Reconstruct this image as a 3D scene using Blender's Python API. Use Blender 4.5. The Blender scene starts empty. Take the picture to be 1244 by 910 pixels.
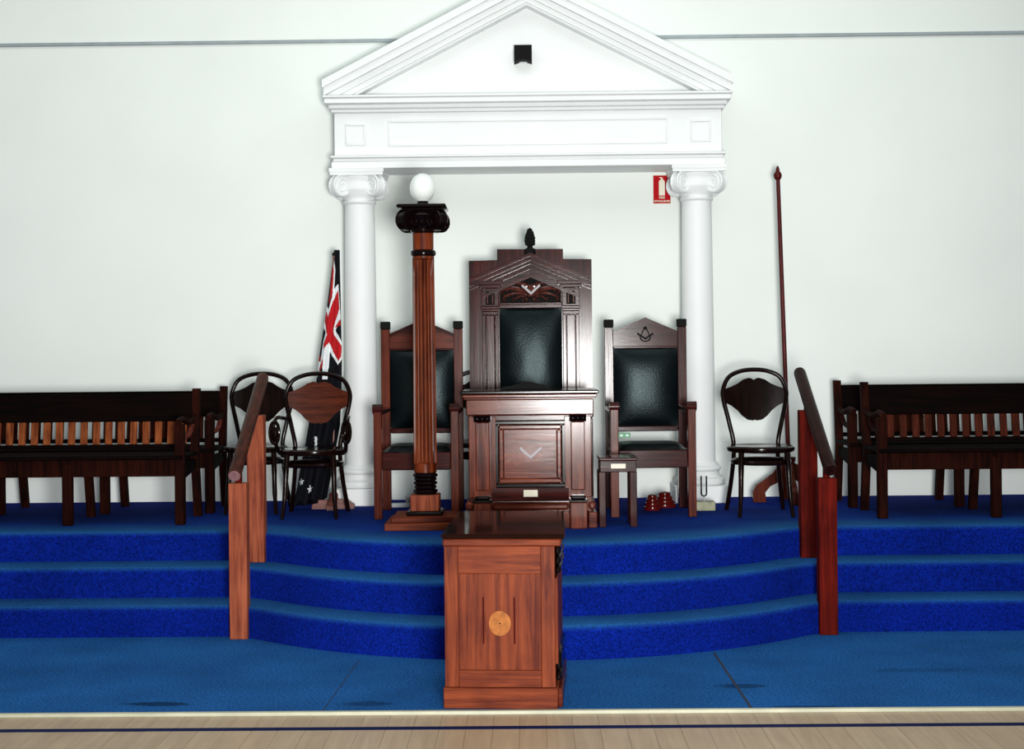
import bpy, bmesh, math, random
from mathutils import Vector, Matrix, Euler
random.seed(7)
C = bpy.context.scene
COL = C.collection
PI = math.pi

# ---------------------------------------------------------------- camera
cam = bpy.data.cameras.new('camera')
cam.sensor_width = 36.0
cam.lens = 50.64
cam.shift_x = 0.0
cam.shift_y = -25 / 1244
cam.clip_end = 100
camo = bpy.data.objects.new('camera', cam)
COL.objects.link(camo)
camo.matrix_world = (Matrix.Translation((0, 0, 1.64)) @ Matrix.Rotation(0.0120, 4, 'Z')
                     @ Matrix.Rotation(PI / 2, 4, 'X') @ Matrix.Rotation(-0.0098, 4, 'Z'))
C.camera = camo

# ---------------------------------------------------------------- light
w = bpy.data.worlds.new('hall_daylight')
C.world = w
w.use_nodes = True
w.node_tree.nodes['Background'].inputs[0].default_value = (0.90, 1.0, 0.97, 1)
w.node_tree.nodes['Background'].inputs[1].default_value = 0.20


def lamp(name, kind, loc, target, energy, color, **kw):
    l = bpy.data.lights.new(name, kind)
    l.energy = energy
    l.color = color
    for k, v in kw.items():
        setattr(l, k, v)
    o = bpy.data.objects.new(name, l)
    COL.objects.link(o)
    o.location = loc
    o.rotation_euler = (Vector(target) - Vector(loc)).to_track_quat('-Z', 'Y').to_euler()
    return o


lamp('ceiling_light', 'AREA', (0, 6.5, 6.5), (0, 7.5, 0), 200, (0.93, 1.0, 0.98), shape='RECTANGLE', size=9, size_y=4)
lamp('camera_flash', 'SPOT', (0.58, -0.1, 1.36), (-0.75, 10, 2.0), 3450, (1.0, 0.985, 0.965),
     shadow_soft_size=0.62, spot_size=math.radians(86), spot_blend=1.0)

C.view_settings.view_transform = 'Standard'
C.view_settings.look = 'None'
C.view_settings.gamma = 1
C.view_settings.exposure = 0.0
C.view_settings.use_curve_mapping = False


# ---------------------------------------------------------------- materials
def new_mat(name):
    m = bpy.data.materials.new(name)
    m.use_nodes = True
    nt = m.node_tree
    return m, nt, nt.nodes['Principled BSDF']


def wood(name, dark, light, axis='z', rough=0.33, coat=0.25, scale=1.0, spec=0.5):
    m, nt, p = new_mat(name)
    tc = nt.nodes.new('ShaderNodeTexCoord')
    mp = nt.nodes.new('ShaderNodeMapping')
    s = {'x': (1.2, 22, 22), 'y': (22, 1.2, 22), 'z': (22, 22, 1.2)}[axis]
    mp.inputs['Scale'].default_value = [v * scale for v in s]
    n1 = nt.nodes.new('ShaderNodeTexNoise')
    n1.inputs['Scale'].default_value = 1.6
    n1.inputs['Detail'].default_value = 6
    n1.inputs['Roughness'].default_value = 0.65
    n1.inputs['Distortion'].default_value = 0.6
    n2 = nt.nodes.new('ShaderNodeTexNoise')
    n2.inputs['Scale'].default_value = 4.5
    n2.inputs['Detail'].default_value = 3
    r = nt.nodes.new('ShaderNodeValToRGB')
    r.color_ramp.elements[0].position = 0.34
    r.color_ramp.elements[0].color = (*dark, 1)
    r.color_ramp.elements[1].position = 0.68
    r.color_ramp.elements[1].color = (*light, 1)
    mx = nt.nodes.new('ShaderNodeMath')
    mx.operation = 'MULTIPLY_ADD'
    mx.inputs[1].default_value = 0.35
    sb = nt.nodes.new('ShaderNodeMath')
    sb.operation = 'SUBTRACT'
    sb.inputs[1].default_value = 0.175
    L = nt.links.new
    oi = nt.nodes.new('ShaderNodeObjectInfo')
    sh = nt.nodes.new('ShaderNodeVectorMath')
    sh.operation = 'MULTIPLY_ADD'
    sh.inputs[1].default_value = (7.0, 5.0, 3.0)
    L(oi.outputs['Random'], sh.inputs[0])
    L(tc.outputs['Object'], sh.inputs[2])
    L(sh.outputs[0], mp.inputs['Vector'])
    L(mp.outputs[0], n1.inputs['Vector'])
    L(sh.outputs[0], n2.inputs['Vector'])
    L(n2.outputs['Fac'], mx.inputs[0])
    L(n1.outputs['Fac'], mx.inputs[2])
    L(mx.outputs[0], sb.inputs[0])
    L(sb.outputs[0], r.inputs['Fac'])
    L(r.outputs['Color'], p.inputs['Base Color'])
    p.inputs['Roughness'].default_value = rough
    p.inputs['Specular IOR Level'].default_value = spec
    p.inputs['Coat Weight'].default_value = coat
    p.inputs['Coat Roughness'].default_value = 0.18
    b = nt.nodes.new('ShaderNodeBump')
    b.inputs['Strength'].default_value = 0.08
    b.inputs['Distance'].default_value = 0.004
    L(n1.outputs['Fac'], b.inputs['Height'])
    L(b.outputs[0], p.inputs['Normal'])
    return m


def plain(name, col, rough=0.5, spec=0.5, metal=0.0, coat=0.0, vary=0.12, nscale=6.0, bump=0.0, bscale=200.0):
    m, nt, p = new_mat(name)
    tc = nt.nodes.new('ShaderNodeTexCoord')
    n = nt.nodes.new('ShaderNodeTexNoise')
    n.inputs['Scale'].default_value = nscale
    n.inputs['Detail'].default_value = 4
    r = nt.nodes.new('ShaderNodeValToRGB')
    r.color_ramp.elements[0].position = 0.3
    r.color_ramp.elements[1].position = 0.7
    r.color_ramp.elements[0].color = (*[c * (1 - vary) for c in col], 1)
    r.color_ramp.elements[1].color = (*[min(1, c * (1 + vary)) for c in col], 1)
    L = nt.links.new
    L(tc.outputs['Object'], n.inputs['Vector'])
    L(n.outputs['Fac'], r.inputs['Fac'])
    L(r.outputs['Color'], p.inputs['Base Color'])
    p.inputs['Roughness'].default_value = rough
    p.inputs['Specular IOR Level'].default_value = spec
    p.inputs['Metallic'].default_value = metal
    p.inputs['Coat Weight'].default_value = coat
    if bump:
        n2 = nt.nodes.new('ShaderNodeTexNoise')
        n2.inputs['Scale'].default_value = bscale
        n2.inputs['Detail'].default_value = 3
        b = nt.nodes.new('ShaderNodeBump')
        b.inputs['Strength'].default_value = bump
        b.inputs['Distance'].default_value = 0.004
        L(tc.outputs['Object'], n2.inputs['Vector'])
        L(n2.outputs['Fac'], b.inputs['Height'])
        L(b.outputs[0], p.inputs['Normal'])
    return m


def carpet_mat(name, col, stains=(), worn_lit=None):
    m, nt, p = new_mat(name)
    L = nt.links.new
    tc = nt.nodes.new('ShaderNodeTexCoord')
    n = nt.nodes.new('ShaderNodeTexNoise')
    n.inputs['Scale'].default_value = 80
    n.inputs['Detail'].default_value = 4
    n.inputs['Roughness'].default_value = 0.75
    r = nt.nodes.new('ShaderNodeValToRGB')
    r.color_ramp.elements[0].position = 0.36
    r.color_ramp.elements[1].position = 0.66
    r.color_ramp.elements[0].color = (*[c * 0.45 for c in col], 1)
    r.color_ramp.elements[1].color = (*[min(1, c * 1.6) for c in col], 1)
    big = nt.nodes.new('ShaderNodeTexNoise')
    big.inputs['Scale'].default_value = 2.2
    big.inputs['Detail'].default_value = 4
    mr = nt.nodes.new('ShaderNodeMapRange')
    mr.inputs[1].default_value = 0.3
    mr.inputs[2].default_value = 0.7
    mr.inputs[3].default_value = 0.82
    mr.inputs[4].default_value = 1.15
    L(tc.outputs['Object'], n.inputs['Vector'])
    L(tc.outputs['Object'], big.inputs['Vector'])
    L(n.outputs['Fac'], r.inputs['Fac'])
    L(big.outputs['Fac'], mr.inputs[0])
    fac = mr.outputs[0]
    for (x, y, sx, sy, a) in stains:
        mp = nt.nodes.new('ShaderNodeMapping')
        mp.vector_type = 'POINT'
        mp.inputs['Location'].default_value = (-x / sx, -y / sy, 0)
        mp.inputs['Scale'].default_value = (1 / sx, 1 / sy, 0)
        ln = nt.nodes.new('ShaderNodeVectorMath')
        ln.operation = 'LENGTH'
        wob = nt.nodes.new('ShaderNodeMath')
        wob.operation = 'MULTIPLY_ADD'
        wob.inputs[1].default_value = 1.2
        st = nt.nodes.new('ShaderNodeMapRange')
        st.interpolation_type = 'SMOOTHSTEP'
        st.inputs[1].default_value = 1.25
        st.inputs[2].default_value = 1.75
        st.inputs[3].default_value = a
        st.inputs[4].default_value = 1.0
        ml = nt.nodes.new('ShaderNodeMath')
        ml.operation = 'MULTIPLY'
        n3 = nt.nodes.new('ShaderNodeTexNoise')
        n3.inputs['Scale'].default_value = 9
        L(tc.outputs['Object'], n3.inputs['Vector'])
        L(tc.outputs['Object'], mp.inputs[0])
        L(mp.outputs[0], ln.inputs[0])
        L(n3.outputs['Fac'], wob.inputs[0])
        L(ln.outputs['Value'], wob.inputs[2])
        L(wob.outputs[0], st.inputs[0])
        L(st.outputs[0], ml.inputs[0])
        L(fac, ml.inputs[1])
        fac = ml.outputs[0]
    base_out = r.outputs['Color']
    if worn_lit:
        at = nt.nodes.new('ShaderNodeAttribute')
        at.attribute_name = 'wear_light'
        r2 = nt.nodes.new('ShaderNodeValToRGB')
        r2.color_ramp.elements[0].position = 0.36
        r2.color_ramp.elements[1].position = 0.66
        r2.color_ramp.elements[0].color = (*[c * 0.75 for c in worn_lit], 1)
        r2.color_ramp.elements[1].color = (*[min(1, c * 1.3) for c in worn_lit], 1)
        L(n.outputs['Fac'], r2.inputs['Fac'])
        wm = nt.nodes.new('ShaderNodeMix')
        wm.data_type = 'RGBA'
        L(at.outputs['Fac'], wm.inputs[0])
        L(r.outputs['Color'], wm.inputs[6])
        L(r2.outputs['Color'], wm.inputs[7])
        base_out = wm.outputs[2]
    mixn = nt.nodes.new('ShaderNodeMix')
    mixn.data_type = 'RGBA'
    mixn.blend_type = 'MULTIPLY'
    mixn.inputs[0].default_value = 1.0
    L(base_out, mixn.inputs[6])
    L(fac, mixn.inputs[7])
    L(mixn.outputs[2], p.inputs['Base Color'])
    p.inputs['Roughness'].default_value = 1.0
    p.inputs['Specular IOR Level'].default_value = 0.05
    b = nt.nodes.new('ShaderNodeBump')
    b.inputs['Strength'].default_value = 0.5
    b.inputs['Distance'].default_value = 0.006
    L(n.outputs['Fac'], b.inputs['Height'])
    L(b.outputs[0], p.inputs['Normal'])
    return m


M_wall = plain('painted_wall', (0.80, 0.845, 0.815), 0.6, 0.3, vary=0.02, nscale=1.5, bump=0.05, bscale=60)
M_white = plain('white_gloss_plaster', (0.80, 0.825, 0.825), 0.5, 0.2, vary=0.02, nscale=3)
M_rail_grey = plain('grey_rail_paint', (0.30, 0.35, 0.37), 0.5)
M_carpet = carpet_mat('blue_carpet', (0.012, 0.085, 0.27),
                      stains=[(-1.76, 6.79, 0.16, 0.045, 0.35), (-0.78, 6.77, 0.13, 0.05, 0.55), (1.02, 7.08, 0.13, 0.05, 0.5),
                              (1.25, 6.66, 0.16, 0.02, 0.5), (2.0, 7.4, 0.25, 0.06, 0.75)])
M_riser = carpet_mat('deep_blue_carpet', (0.0013, 0.0105, 0.165), worn_lit=(0.012, 0.078, 0.23))  # deep tone carries deck shade; second tone joins wear and lit nosings
M_seam = plain('dark_seam', (0.004, 0.01, 0.03), 0.9)
M_plank = wood('pale_floor_wood', (0.34, 0.240, 0.148), (0.43, 0.315, 0.20), 'y', 0.45, 0.1, 0.6)
M_strip = plain('cream_edge_strip', (0.42, 0.42, 0.31), 0.5)
M_blue_line = plain('blue_line_paint', (0.004, 0.009, 0.05), 0.7, 0.05)

# woods
M_red_v = wood('red_brown_wood_upright', (0.030, 0.004, 0.002), (0.120, 0.022, 0.010), 'z', 0.24, 0.0, spec=0.08)
M_red_h = wood('red_brown_wood_lengthwise', (0.030, 0.004, 0.002), (0.120, 0.022, 0.010), 'x', 0.24, 0.0, spec=0.08)
M_throne_v = wood('throne_wood_upright', (0.012, 0.002, 0.002), (0.052, 0.009, 0.007), 'z', 0.16, 0.0, spec=0.14)
M_throne_h = wood('throne_wood_lengthwise', (0.012, 0.002, 0.002), (0.052, 0.009, 0.007), 'x', 0.16, 0.0, spec=0.14)
M_desk_v = wood('desk_wood_upright', (0.038, 0.005, 0.003), (0.165, 0.036, 0.017), 'z', 0.16, 0.0, spec=0.15)
M_desk_h = wood('desk_wood_lengthwise', (0.038, 0.005, 0.003), (0.165, 0.036, 0.017), 'x', 0.16, 0.0, spec=0.15)
M_ped_v = wood('orange_brown_wood_upright', (0.060, 0.007, 0.003), (0.200, 0.040, 0.011), 'z', 0.5, 0.0, spec=0.1)
M_ped_h = wood('orange_brown_wood_lengthwise', (0.060, 0.007, 0.003), (0.200, 0.040, 0.011), 'x', 0.5, 0.0, spec=0.1)
M_carve = wood('carved_leaf_wood', (0.030, 0.006, 0.004), (0.130, 0.032, 0.022), 'z', 0.14, 0.0, spec=0.45)
M_shaft = wood('fluted_shaft_wood', (0.032, 0.0035, 0.001), (0.185, 0.036, 0.010), 'z', 0.3, 0.0, spec=0.12)
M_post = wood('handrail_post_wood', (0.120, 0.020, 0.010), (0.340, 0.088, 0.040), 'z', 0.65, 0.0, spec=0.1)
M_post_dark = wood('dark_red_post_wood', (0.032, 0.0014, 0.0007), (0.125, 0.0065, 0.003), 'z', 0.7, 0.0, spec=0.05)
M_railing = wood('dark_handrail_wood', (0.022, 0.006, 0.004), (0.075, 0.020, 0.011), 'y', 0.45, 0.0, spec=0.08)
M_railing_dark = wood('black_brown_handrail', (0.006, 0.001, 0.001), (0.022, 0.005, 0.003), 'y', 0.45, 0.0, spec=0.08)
M_endgrain = plain('handrail_end_grain', (0.20, 0.10, 0.10), 0.5, vary=0.3, nscale=40)
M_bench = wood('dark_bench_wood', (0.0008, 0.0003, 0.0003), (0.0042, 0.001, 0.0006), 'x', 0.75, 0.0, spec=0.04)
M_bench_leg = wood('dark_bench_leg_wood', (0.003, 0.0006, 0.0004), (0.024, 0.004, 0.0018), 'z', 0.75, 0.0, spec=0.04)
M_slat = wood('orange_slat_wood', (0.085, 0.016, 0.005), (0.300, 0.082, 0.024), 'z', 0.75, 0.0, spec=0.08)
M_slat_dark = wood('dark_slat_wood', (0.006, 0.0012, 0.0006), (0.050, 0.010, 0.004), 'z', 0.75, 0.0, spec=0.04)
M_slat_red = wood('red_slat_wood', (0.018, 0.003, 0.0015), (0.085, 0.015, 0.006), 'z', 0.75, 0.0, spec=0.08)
M_arm = wood('bench_arm_wood', (0.05, 0.010, 0.008), (0.20, 0.04, 0.03), 'y', 0.75, 0.0, spec=0.08)
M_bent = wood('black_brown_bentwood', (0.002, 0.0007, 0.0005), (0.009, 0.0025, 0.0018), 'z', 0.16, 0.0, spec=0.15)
M_bent_red = wood('reddish_shield_wood', (0.026, 0.004, 0.0015), (0.095, 0.018, 0.006), 'x', 0.45, 0.0, spec=0.08)
M_black_wood = plain('black_carved_wood', (0.004, 0.0015, 0.0015), 0.16, 0.15)
M_red_lacq = plain('red_lacquer', (0.075, 0.004, 0.003), 0.2, 0.2)
M_staff = plain('red_staff_paint', (0.065, 0.006, 0.006), 0.4, 0.15, vary=0.3, nscale=20)
M_leather = plain('black_leather', (0.0012, 0.0026, 0.0034), 0.34, 0.20, vary=0.3, nscale=14, bump=0.28, bscale=85)
M_leather.node_tree.nodes['Principled BSDF'].inputs['Specular Tint'].default_value = (0.72, 0.95, 1.0, 1)
M_gloss = plain('glossy_black_brown_wood', (0.010, 0.003, 0.002), 0.07, 0.2)
M_black = plain('matt_black', (0.004, 0.004, 0.004), 0.8, 0.15)
M_globe = plain('opal_glass', (0.80, 0.84, 0.82), 0.15, 0.5, coat=0.5, vary=0.01)
M_ivory = plain('ivory_plaque', (0.70, 0.64, 0.52), 0.5)
M_inlay = plain('pale_wood_inlay', (0.30, 0.105, 0.028), 0.6, 0.08, vary=0.25, nscale=30)
M_inlay_red = plain('dark_red_inlay', (0.045, 0.003, 0.002), 0.7, 0.04)
M_steel = plain('grey_steel', (0.40, 0.38, 0.40), 0.6, 0.2)
M_brass = plain('dull_brass', (0.25, 0.17, 0.08), 0.35, metal=0.8)
M_sign_red = plain('sign_red', (0.42, 0.002, 0.007), 0.6, 0.1, vary=0.03)
M_sign_white = plain('sign_cream', (0.78, 0.74, 0.60), 0.5, vary=0.03)
M_green = plain('green_card', (0.06, 0.30, 0.13), 0.5)
M_block = plain('pale_green_wood_block', (0.27, 0.28, 0.18), 0.6, vary=0.25, nscale=30)
M_navy = plain('flag_navy', (0.0015, 0.0018, 0.004), 0.8, 0.15)
M_fred = plain('flag_red', (0.42, 0.010, 0.014), 0.8, 0.15, vary=0.05)
M_fwhite = plain('flag_white', (0.72, 0.76, 0.78), 0.8, 0.15, vary=0.03)
M_paper = plain('white_plastic', (0.62, 0.66, 0.68), 0.45)
M_stand = wood('pinkish_stand_wood', (0.09, 0.022, 0.015), (0.24, 0.075, 0.055), 'x', 0.45, 0.05)


# ---------------------------------------------------------------- mesh helpers
class B:
    def __init__(self):
        self.bm = bmesh.new()

    def box(self, x0, x1, y0, y1, z0, z1, bev=0.003, rot=None, piv=None, mi=0):
        ret = bmesh.ops.create_cube(self.bm, size=1)
        vs = ret['verts']
        c = Vector(((x0 + x1) / 2, (y0 + y1) / 2, (z0 + z1) / 2))
        for v in vs:
            v.co = Vector((v.co.x * (x1 - x0), v.co.y * (y1 - y0), v.co.z * (z1 - z0))) + c
        if rot is not None:
            pv = Vector(piv) if piv is not None else c
            for v in vs:
                v.co = rot @ (v.co - pv) + pv
        if bev:
            es = list({e for v in vs for e in v.link_edges})
            bmesh.ops.bevel(self.bm, geom=es, offset=min(bev, 0.45 * min(x1 - x0, y1 - y0, z1 - z0)), segments=1, affect='EDGES', profile=0.5)
        return self

    def prism(self, poly, y0, y1, axes='xz'):
        """polygon (list of pairs) extruded from y0 to y1 along the third axis"""
        def mk(a, b, d):
            if axes == 'xz': return (a, d, b)
            if axes == 'yz': return (d, a, b)
            return (a, b, d)
        f = [self.bm.verts.new(mk(a, b, y0)) for a, b in poly]
        g = [self.bm.verts.new(mk(a, b, y1)) for a, b in poly]
        fa = [self.bm.faces.new(f), self.bm.faces.new(list(reversed(g)))]
        n = len(poly)
        for i in range(n):
            fa.append(self.bm.faces.new((f[i], g[i], g[(i + 1) % n], f[(i + 1) % n])))
        bmesh.ops.recalc_face_normals(self.bm, faces=fa)
        return self

    def tube(self, pts, r, n=10, closed=False, cap=True, flat=None):
        pts = [Vector(p) for p in pts]
        rs = r if isinstance(r, (list, tuple)) else [r] * len(pts)
        m = len(pts)
        tang = []
        for i in range(m):
            a = pts[(i - 1) % m] if (closed or i > 0) else pts[i]
            b = pts[(i + 1) % m] if (closed or i < m - 1) else pts[i]
            tang.append((b - a).normalized())
        t0 = tang[0]
        up = Vector((0, 0, 1)) if abs(t0.z) < 0.9 else Vector((1, 0, 0))
        nrm = (up - t0 * up.dot(t0)).normalized()
        rings = []
        for i in range(m):
            t = tang[i]
            nrm = (nrm - t * nrm.dot(t)).normalized()
            bn = t.cross(nrm)
            ring = []
            for k in range(n):
                a = 2 * PI * k / n
                ring.append(self.bm.verts.new(pts[i] + (nrm * math.cos(a) + bn * math.sin(a)) * rs[i]))
            rings.append(ring)
        fs = []
        for i in range(m if closed else m - 1):
            A, D = rings[i], rings[(i + 1) % m]
            for k in range(n):
                fs.append(self.bm.faces.new((A[k], A[(k + 1) % n], D[(k + 1) % n], D[k])))
        if not closed and cap:
            fs.append(self.bm.faces.new(list(reversed(rings[0]))))
            fs.append(self.bm.faces.new(rings[-1]))
        bmesh.ops.recalc_face_normals(self.bm, faces=fs)
        return self

    def lathe(self, prof, n=32, c=(0, 0, 0), flutes=0, depth=0.0, fz=None, sq=None, mat4=None):
        rings = []
        c = Vector(c)
        for (r, z) in prof:
            ring = []
            for k in range(n):
                a = 2 * PI * k / n
                rr = r
                if flutes and fz and fz[0] <= z <= fz[1]:
                    ph = (a * flutes / (2 * PI)) % 1.0
                    d = abs(ph - 0.5) * 2
                    rr = r - depth * math.sqrt(max(0, 1 - (d / 0.86) ** 2)) if d < 0.86 else r
                v = Vector((rr * math.cos(a), rr * math.sin(a), z))
                if mat4 is not None:
                    v = mat4 @ v
                ring.append(self.bm.verts.new(v + c))
            rings.append(ring)
        fs = []
        for A, D in zip(rings[:-1], rings[1:]):
            for k in range(n):
                fs.append(self.bm.faces.new((A[k], A[(k + 1) % n], D[(k + 1) % n], D[k])))
        fs.append(self.bm.faces.new(list(reversed(rings[0]))))
        fs.append(self.bm.faces.new(rings[-1]))
        bmesh.ops.recalc_face_normals(self.bm, faces=fs)
        return self

    def sphere(self, c, rx, ry, rz, nu=12, nv=8):
        prof = []
        for i in range(nv + 1):
            a = -PI / 2 + PI * i / nv
            prof.append((max(1e-4, math.cos(a)), math.sin(a)))
        return self.lathe(prof, nu, c, mat4=Matrix.Diagonal((rx, ry, rz)))

    def out(self, name, mat, parent=None, label=None, smooth=38, loc=None):
        me = bpy.data.meshes.new(name)
        self.bm.to_mesh(me)
        self.bm.free()
        for m in (mat if isinstance(mat, (list, tuple)) else [mat]):
            me.materials.append(m)
        if smooth:
            me.shade_smooth()
            me.set_sharp_from_angle(angle=math.radians(smooth))
        o = bpy.data.objects.new(name, me)
        COL.objects.link(o)
        if parent is not None:
            o.parent = parent
        if label:
            o['label'] = label
        if loc is not None:
            o.location = loc
        return o


def thing(name, label, cat, loc=(0, 0, 0), rz=0.0, group=None):
    o = bpy.data.objects.new(name, None)
    COL.objects.link(o)
    o.empty_display_size = 0.1
    o.location = loc
    o.rotation_euler = (0, 0, rz)
    o['label'] = label
    o['category'] = cat
    if group:
        o['group'] = group
    return o


def tag(o, label, cat, group=None):
    o['label'] = label
    o['category'] = cat
    if group:
        o['group'] = group
    return o


def structure(o):
    o['kind'] = 'structure'
    return o


def dup(root, loc, label, rz=None):
    r = root.copy()
    COL.objects.link(r)
    r.location = loc
    r['label'] = label
    if rz is not None:
        r.rotation_euler = (0, 0, rz)
    for ch in list(root.children):
        c = ch.copy()
        COL.objects.link(c)
        c.parent = r
        for g in list(ch.children):
            d = g.copy()
            COL.objects.link(d)
            d.parent = c
    return r


def bez(p0, p1, p2, p3, n=10):
    p0, p1, p2, p3 = map(Vector, (p0, p1, p2, p3))
    res = []
    for i in range(n + 1):
        t = i / n
        res.append(p0 * (1 - t) ** 3 + p1 * 3 * t * (1 - t) ** 2 + p2 * 3 * t * t * (1 - t) + p3 * t ** 3)
    return res


def smooth_path(pts, sub=6):
    pts = [Vector(p) for p in pts]
    res = []
    m = len(pts)
    for i in range(m - 1):
        a, b, c, d = pts[max(0, i - 1)], pts[i], pts[i + 1], pts[min(m - 1, i + 2)]
        for k in range(sub):
            t = k / sub
            res.append(0.5 * ((2 * b) + (c - a) * t + (2 * a - 5 * b + 4 * c - d) * t * t + (3 * b - a - 3 * c + d) * t ** 3))
    res.append(pts[-1])
    return res


def text_mesh(name, body, size, mat, parent, loc, rot=(PI / 2, 0, 0), ext=0.0006, width=None):
    cu = bpy.data.curves.new(name + '_curve', 'FONT')
    cu.body = body
    cu.size = size
    cu.align_x = 'CENTER'
    cu.align_y = 'CENTER'
    cu.extrude = ext
    cu.offset = size * 0.02
    to = bpy.data.objects.new(name + '_curve', cu)
    COL.objects.link(to)
    bpy.context.view_layer.update()
    me = bpy.data.meshes.new_from_object(to.evaluated_get(bpy.context.evaluated_depsgraph_get()))
    bpy.data.objects.remove(to)
    bpy.data.curves.remove(cu)
    me.materials.clear()
    me.materials.append(mat)
    if width:
        xs = [v.co.x for v in me.vertices]
        k = width / (max(xs) - min(xs))
        for v in me.vertices:
            v.co.x *= k
    o = bpy.data.objects.new(name, me)
    COL.objects.link(o)
    o.parent = parent
    o.location = loc
    o.rotation_euler = rot
    return o


# ================================================================ setting
WALL_Y = 10.84
STAGE_Z = 0.55

floor = structure(B().box(-6.5, 6.5, -2.0, 11.0, -0.10, -0.032, 0).out('floor', M_plank))
pw = 0.118
k0 = int(4.4 / pw)
plank_mesh = B().box(-pw / 2 + 0.0004, pw / 2 - 0.0004, -1.05, 1.05, -0.022, 0, 0.0004).out('plank', M_plank, floor, loc=(-k0 * pw, 5.545, -0.010))
for i in range(-k0 + 1, k0 + 1):
    for j in (0,):
        p = plank_mesh.copy()
        COL.objects.link(p)
        p.location = (i * pw, 5.545, -0.010 + random.uniform(-0.0006, 0.0))
B().box(-6.5, 6.5, 6.335, 6.385, -0.0102, -0.0090, 0).out('painted_line', M_blue_line, floor)
B().box(-6.5, 6.5, -2, 4.494, -0.032, -0.010, 0).out('floor_front', M_plank, floor)
structure(B().box(-6.5, 6.5, 6.600, 6.628, -0.030, 0.004, 0.002).out('trim_1', M_strip))

wall = structure(B().box(-6.5, 6.5, WALL_Y, WALL_Y + 0.2, -0.1, 6.2, 0).out('wall_back', M_wall))
structure(B().box(-6.5, 6.5, WALL_Y - 0.022, WALL_Y, 3.995, 4.02, 0.004).out('trim_2', M_rail_grey))

carpet = structure(B().box(-6.5, 6.5, 6.629, 9.2, -0.030, 0.0, 0).out('floor_carpet', M_carpet))
for (ax, ay, bx, by, wd) in ((0.99, 7.86, 1.005, 6.64, 0.013), (-0.93, 7.75, -0.97, 6.64, 0.004)):
    d = Vector((bx - ax, by - ay, 0)).normalized()
    n_ = Vector((-d.y, d.x, 0)) * wd / 2
    b = B()
    b.prism([(ax + n_.x, ay + n_.y), (ax - n_.x, ay - n_.y), (bx - n_.x, by - n_.y), (bx + n_.x, by + n_.y)], 0.0, 0.0015, 'xy')
    b.out('carpet_seam', M_seam, carpet)


def front_curve(x):
    R = 2.29
    ax = abs(x)
    ya = 7.69 + R - math.sqrt(max(0.0, R * R - min(ax, R * 0.985) ** 2))
    ys = 8.42
    k = 0.16
    h = max(k - abs(ya - ys), 0) / k
    return min(ya, ys) - h * h * k * 0.25


stage = bpy.data.objects.new('floor_stage', None)
COL.objects.link(stage)
structure(stage)
RISE = STAGE_Z / 3
TREAD = 0.285
xs = [-6.5, -5, -4, -3, -2.6, -2.3] + [-2.1 + i * 0.05 for i in range(85)] + [2.3, 2.6, 3, 4, 5, 6.5]
for s in range(3):
    z0, z1 = s * RISE, (s + 1) * RISE
    bm = bmesh.new()
    rad = 0.032
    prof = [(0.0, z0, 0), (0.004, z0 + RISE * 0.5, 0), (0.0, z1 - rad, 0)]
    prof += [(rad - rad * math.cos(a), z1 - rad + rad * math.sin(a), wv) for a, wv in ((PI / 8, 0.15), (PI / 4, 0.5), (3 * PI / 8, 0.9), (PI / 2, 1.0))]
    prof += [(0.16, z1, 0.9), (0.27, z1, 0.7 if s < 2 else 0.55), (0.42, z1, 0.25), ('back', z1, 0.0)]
    wear_light = []  # worn treads plus flash-lit nosings and shaded deck, put into the carpet colour
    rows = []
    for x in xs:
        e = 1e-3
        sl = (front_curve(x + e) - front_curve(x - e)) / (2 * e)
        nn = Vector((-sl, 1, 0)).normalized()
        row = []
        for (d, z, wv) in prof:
            wear_light.append(wv)
            if d == 'back':
                row.append(bm.verts.new((x, WALL_Y, z)))
            else:
                row.append(bm.verts.new((x + nn.x * d, front_curve(x) + s * TREAD + nn.y * d, z)))
        rows.append(row)
    for ra, rb in zip(rows[:-1], rows[1:]):
        for i in range(len(prof) - 1):
            f = bm.faces.new((ra[i], rb[i], rb[i + 1], ra[i + 1]))
    bmesh.ops.recalc_face_normals(bm, faces=bm.faces)
    b = B()
    b.bm.free()
    b.bm = bm
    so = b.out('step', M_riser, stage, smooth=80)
    wa = so.data.attributes.new('wear_light', 'FLOAT', 'POINT')
    wa.data.foreach_set('value', wear_light)

# ================================================================ white portico
portico = thing('portico', 'white plaster temple front with triangular pediment spanning two columns', 'portico', (0.004, 10.45, 0))
# local: y=0 is the frieze face, wall at .39
yb = WALL_Y - 10.45 - 0.001
B().box(-1.425, 1.425, -0.03, yb, 2.995, 3.045, 0.004).box(-1.415, 1.415, -0.018, yb, 3.045, 3.07, 0.004).box(-1.43, 1.43, -0.05, yb, 3.07, 3.088, 0.004).out('architrave', M_white, portico)
B().box(-1.405, 1.405, 0, yb, 3.088, 3.40, 0.003).out('frieze', M_white, portico)


def frame(b, x0, x1, z0, z1, wdt, y0, y1, bev=0.003):
    b.box(x0, x1, y0, y1, z1 - wdt, z1, bev)
    b.box(x0, x1, y0, y1, z0, z0 + wdt, bev)
    b.box(x0, x0 + wdt, y0, y1, z0 + wdt, z1 - wdt, bev)
    b.box(x1 - wdt, x1, y0, y1, z0 + wdt, z1 - wdt, bev)
    return b


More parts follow.
